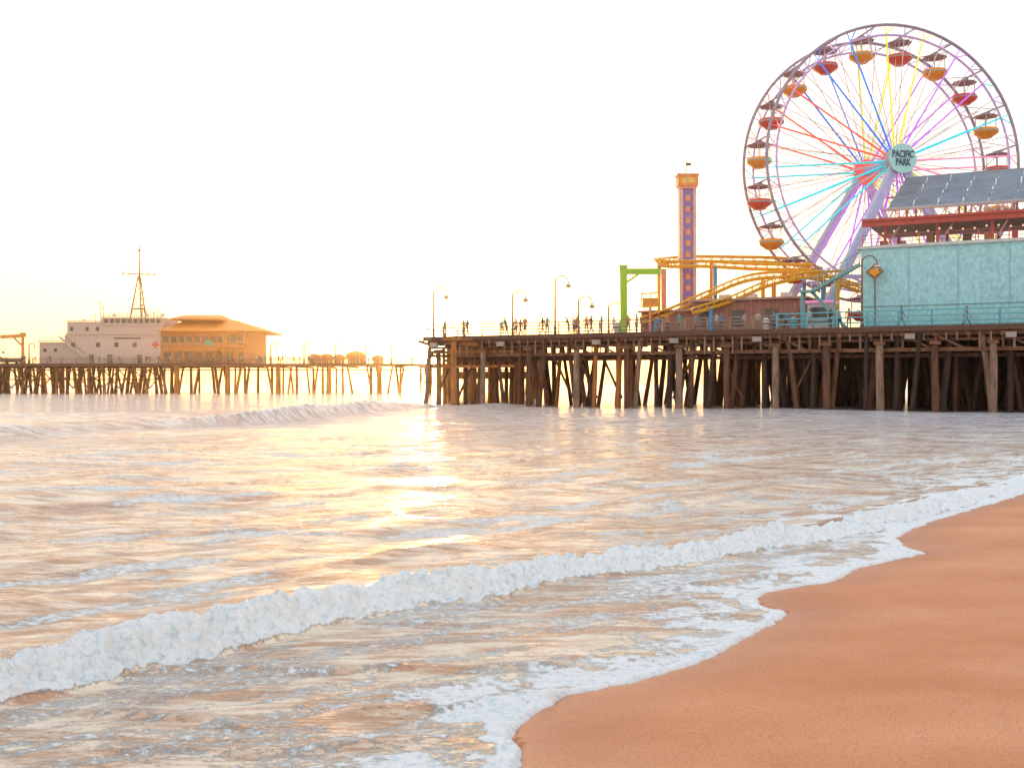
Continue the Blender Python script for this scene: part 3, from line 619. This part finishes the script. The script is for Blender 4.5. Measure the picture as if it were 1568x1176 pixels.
# ------------------------------------------------------------------ people
skin=mat('skin',(.40,.22,.15),.6,var=.05); hair=mat('hair',(.06,.035,.02),.6,var=.1); pants=mat('denim',(.10,.11,.16),.8,var=.1); pants2=mat('shorts_tan',(.34,.24,.16),.8,var=.1); shoe=mat('shoe',(.1,.08,.07),.6)
shirts=[mat('shirt_'+n_,c_,.8,var=.08) for n_,c_ in (('white',(.6,.55,.5)),('red',(.5,.1,.08)),('blue',(.12,.22,.42)),('black',(.06,.05,.06)),('teal',(.1,.33,.35)),('orange',(.6,.22,.07)))]
def person_mesh(pose):
    st={'stand':0,'walk':.32,'lean':.05}[pose]; lean=.16 if pose=='lean' else 0
    V=[(0,0,.95,.145),(0,.01+lean*.4,1.15,.125),(0,.0+lean,1.36,.155),(0,.01+lean*1.2,1.49,.06),(0,.03+lean*1.3,1.60,.088),(0,.03+lean*1.3,1.70,.09)]
    E_=[(0,1),(1,2),(2,3),(3,4),(4,5)]
    def ad(x,y,z,r,p): V.append((x,y,z,r)); E_.append((p,len(V)-1)); return len(V)-1
    hands=[]
    for sg in (-1,1):
        k=ad(sg*.10,0,.88,.10,0); k=ad(sg*.11,sg*st*.45+.02,.50,.065,k); k=ad(sg*.11,sg*st-(.08 if st and sg<0 else 0),.09,.042,k); ad(sg*.12,sg*st+.15,.045,.038,k)
        k=ad(sg*.20,lean,1.40,.06,2)
        if pose=='lean': k=ad(sg*.24,lean+.05,1.14,.047,k); k=ad(sg*.15,lean+.30,1.10,.033,k); k=ad(sg*.12,lean+.38,1.11,.03,k)
        else: k=ad(sg*.25,-sg*st*.3-.02,1.13,.047,k); k=ad(sg*.25,-sg*st*.7+.05,.90,.033,k); k=ad(sg*.245,-sg*st*.8+.07,.81,.03,k)
        hands.append((Vector(V[k][:3]),(Vector(V[k][:3])-Vector(V[E_[-1][0]][:3])).normalized(),sg))
    me=bpy.data.meshes.new('tmp'); me.from_pydata([v[:3] for v in V],E_,[]); ob=bpy.data.objects.new('tmp',me); sc.collection.objects.link(ob)
    mo=ob.modifiers.new('s','SKIN'); mo.use_smooth_shade=True
    sv=me.skin_vertices[0].data if me.skin_vertices else None
    if sv is not None:
        for i,v in enumerate(V): sv[i].radius=(v[3],v[3]*(.75 if i<3 else 1)); sv[i].use_root=(i==0)
    ob.modifiers.new('ss','SUBSURF').levels=1
    dg=bpy.context.evaluated_depsgraph_get(); dg.update(); nm=bpy.data.meshes.new_from_object(ob.evaluated_get(dg))
    vs=[tuple(v.co) for v in nm.vertices]; fs=[tuple(p.vertices) for p in nm.polygons]
    bpy.data.objects.remove(ob)
    hd=Vector((0,.03+lean*1.3,1.65)); mi_=[]
    for f in fs:
        c=sum((Vector(vs[i]) for i in f),Vector())/len(f)
        if c.z>1.49: t='hair' if (c.z>1.72 or c.y<hd.y-.01) else 'skin'
        elif abs(c.x)>.13 and (c.z<1.12 if pose!='lean' else c.y>lean+.12) and c.z>.7: t='skin'
        elif c.z>.93: t='shirt'
        elif c.z<.09: t='shoe'
        else: t='pants'
        mi_.append(t)
    ex=MB()
    for hp,dr,sg in hands:
        side=Vector((0,1,0)) if pose!='lean' else Vector((1,0,0))
        for q in range(4): 
            s0=hp+side*(q-1.5)*.017+dr*.02; m1=s0+dr*.05; ex.cyl(s0,m1,.009,.008,skin,5); ex.cyl(m1,m1+(dr+Vector((-sg*.5,0,0))).normalized()*(.04-.006*abs(q-1.3)),.008,.006,skin,5)
        ex.cyl(hp+side*.03,hp+side*.06+dr*.035,.011,.008,skin,5)
    ex.cyl(hd+Vector((0,.085,.0)),hd+Vector((0,.115,-.025)),.01,.016,skin,5)
    for sg in (-1,1): ex.cyl(hd+Vector((sg*.085,0,-.02)),hd+Vector((sg*.10,-.01,.02)),.014,.018,skin,5); ex.cyl(hd+Vector((sg*.032,.083,.015)),hd+Vector((sg*.032,.09,.015)),.011,.01,hair,5)
    ex.cyl(hd+Vector((-.02,.083,-.05)),hd+Vector((.02,.083,-.05)),.007,.007,gred,5)
    return vs,fs,mi_,ex
PM={}
for ps in ('stand','walk','lean'): PM[ps]=person_mesh(ps)
def person(x,y,z,ps,rz,shirt,pn,sc_=1.0):
    vs,fs,mi_,ex=PM[ps]; me=bpy.data.meshes.new('person'); o=len(vs)
    ml=[skin,hair,shirt,pn,shoe,gred]; ix={'skin':0,'hair':1,'shirt':2,'pants':3,'shoe':4}
    me.from_pydata(vs+ex.v,[],fs+[tuple(i+o for i in f) for f in ex.f])
    for m_ in ml: me.materials.append(m_)
    em={skin:0,hair:1,gred:5}
    me.polygons.foreach_set('material_index',[ix[t] for t in mi_]+[em[ex.mats[k]] for k in ex.m]); me.polygons.foreach_set('use_smooth',[True]*len(me.polygons)); me.update()
    ob=bpy.data.objects.new('person',me); sc.collection.objects.link(ob); ob.location=(x,y,z); ob.rotation_euler=(0,0,rz); ob.scale=(sc_,)*3
for px,k,ps in ((681,1.5,'stand'),(710,1.2,'stand'),(716,2.2,'walk'),(769,1.6,'stand'),(776,.75,'lean'),(790,1.5,'stand'),(797,2,'walk'),(804,1.1,'stand'),(831,1.3,'walk'),(838,2.1,'stand'),(871,.75,'lean'),(879,1.6,'stand'),(884,1.3,'stand'),(905,2.5,'walk'),(921,1.8,'stand'),(898,1.2,'stand'),(940,2.0,'walk'),(962,.8,'lean'),(975,1.6,'stand'),(1010,3,'walk'),(1022,1.2,'stand'),(1040,2,'stand'),(1066,1.4,'walk'),(1097,2.2,'stand'),(1104,1.8,'stand'),(1140,3,'walk'),(1160,1.1,'lean'),(1185,1.3,'stand'),(1196,1.5,'stand'),(1203,1.9,'stand'),(1240,2,'walk'),(1272,1.0,'stand'),(1286,1.3,'lean'),(1300,1.6,'stand'),(1380,1.4,'walk'),(1480,1.5,'walk')):
    p_=bearing(rr(px),k); person(p_.x,p_.y,DECK,ps,RZ+math.pi+random.uniform(-.9,.9) if ps!='walk' else RZ+random.choice([-1.57,1.57]),random.choice(shirts),random.choice([pants,pants,pants2]),random.uniform(.98,1.1))
for i in range(56):
    px=random.choice([random.uniform(40,250),random.uniform(255,420),random.uniform(400,655)])
    person(K(px),random.uniform(243.8,245.2),DECK,random.choice(['stand','walk']),random.uniform(0,6.28),random.choice(shirts),random.choice([pants,pants2]),random.uniform(.98,1.1))
for px in (945,1173,1215):
    p_=bearing(rr(px),1.4); tb=MB(); tb.lathe((0,0,0),[(.02,0),(.28,0),(.32,.85),(.35,.9),(.3,1.0),(.12,1.12),(.02,1.12)],white if px!=1215 else trim,14); tb.lathe((0,0,0),[(.325,.55),(.335,.58),(.33,.62)],dark,14); o=tb.obj('trash_can'); o.location=(p_.x,p_.y,DECK)
# ------------------------------------------------------------------ light
az=math.radians(-4.4); el=math.radians(1.7)
sd=Vector((math.sin(az)*math.cos(el),math.cos(az)*math.cos(el),math.sin(el)))
w=bpy.data.worlds.new('World'); sc.world=w; w.use_nodes=True; nt=w.node_tree; N=nt.nodes; L=nt.links; N.clear()
out=N.new('ShaderNodeOutputWorld'); add=N.new('ShaderNodeAddShader'); b1=N.new('ShaderNodeBackground'); b2=N.new('ShaderNodeBackground')
sky=N.new('ShaderNodeTexSky'); sky.sky_type='NISHITA'; sky.sun_disc=False; sky.sun_elevation=el; sky.sun_rotation=az
L.new(sky.outputs[0],b1.inputs[0]); b1.inputs[1].default_value=.12
tc=N.new('ShaderNodeTexCoord'); nrm=N.new('ShaderNodeVectorMath'); nrm.operation='NORMALIZE'; L.new(tc.outputs['Generated'],nrm.inputs[0])
sp=N.new('ShaderNodeSeparateXYZ'); L.new(nrm.outputs[0],sp.inputs[0])
rp=N.new('ShaderNodeValToRGB'); e=rp.color_ramp.elements; e[0].position=0; e[0].color=(1,.80,.48,1); e[1].position=1; e[1].color=(.78,.86,.98,1)
for ps,c in ((.05,(1,.87,.66,1)),(.13,(.97,.90,.83,1)),(.32,(.91,.91,.93,1))): x=e.new(ps); x.color=c
L.new(sp.outputs[2],rp.inputs[0])
dt=N.new('ShaderNodeVectorMath'); dt.operation='DOT_PRODUCT'; L.new(nrm.outputs[0],dt.inputs[0]); dt.inputs[1].default_value=sd
def M_(op,a,b_):
    n=N.new('ShaderNodeMath'); n.operation=op
    for i,v_ in enumerate((a,b_)):
        if isinstance(v_,(int,float)): n.inputs[i].default_value=v_
        else: L.new(v_,n.inputs[i])
    return n.outputs[0]
dm=M_('MAXIMUM',dt.outputs['Value'],0.0)
cur=rp.outputs[0]
for pw,col in ((9000,(30,24,14)),(500,(3.0,2.1,1.0)),(90,(1.2,.8,.34)),(18,(.25,.16,.05))):
    g=M_('POWER',dm,float(pw)); sc_=N.new('ShaderNodeVectorMath'); sc_.operation='SCALE'; sc_.inputs[0].default_value=col; L.new(g,sc_.inputs['Scale'])
    ad_=N.new('ShaderNodeVectorMath'); ad_.operation='ADD'; L.new(cur,ad_.inputs[0]); L.new(sc_.outputs[0],ad_.inputs[1]); cur=ad_.outputs[0]
L.new(cur,b2.inputs[0]); b2.inputs[1].default_value=1.06
L.new(b1.outputs[0],add.inputs[0]); L.new(b2.outputs[0],add.inputs[1]); L.new(add.outputs[0],out.inputs[0])
sl=bpy.data.lights.new('sun','SUN'); sl.energy=4.5; sl.angle=math.radians(.53); sl.color=(1,.55,.20); so=bpy.data.objects.new('sun',sl); sc.collection.objects.link(so); so.rotation_euler=sd.to_track_quat('Z','Y').to_euler()
# sunset sea haze: a real, thin, forward-scattering body of marine air over the bay
hz=MB(); hm=bpy.data.materials.new('marine_haze'); hm.use_nodes=True; hn=hm.node_tree; hn.nodes.clear()
ho=hn.nodes.new('ShaderNodeOutputMaterial'); hv=hn.nodes.new('ShaderNodeVolumeScatter'); hv.inputs['Color'].default_value=(1,.78,.52,1); hv.inputs['Density'].default_value=.00026; hv.inputs['Anisotropy'].default_value=.82
hn.links.new(hv.outputs[0],ho.inputs['Volume'])
hz.box((0,200,35),(900,620,90),hm); hz.obj('marine_haze')
# ------------------------------------------------------------------ camera
cd=bpy.data.cameras.new('camera'); cd.sensor_width=36; cd.lens=1681/1568*36; cd.clip_end=20000; cd.clip_start=.1
cam=bpy.data.objects.new('camera',cd); sc.collection.objects.link(cam); cam.location=(0,0,EYE); cam.rotation_euler=(math.pi/2,0,0); sc.camera=cam
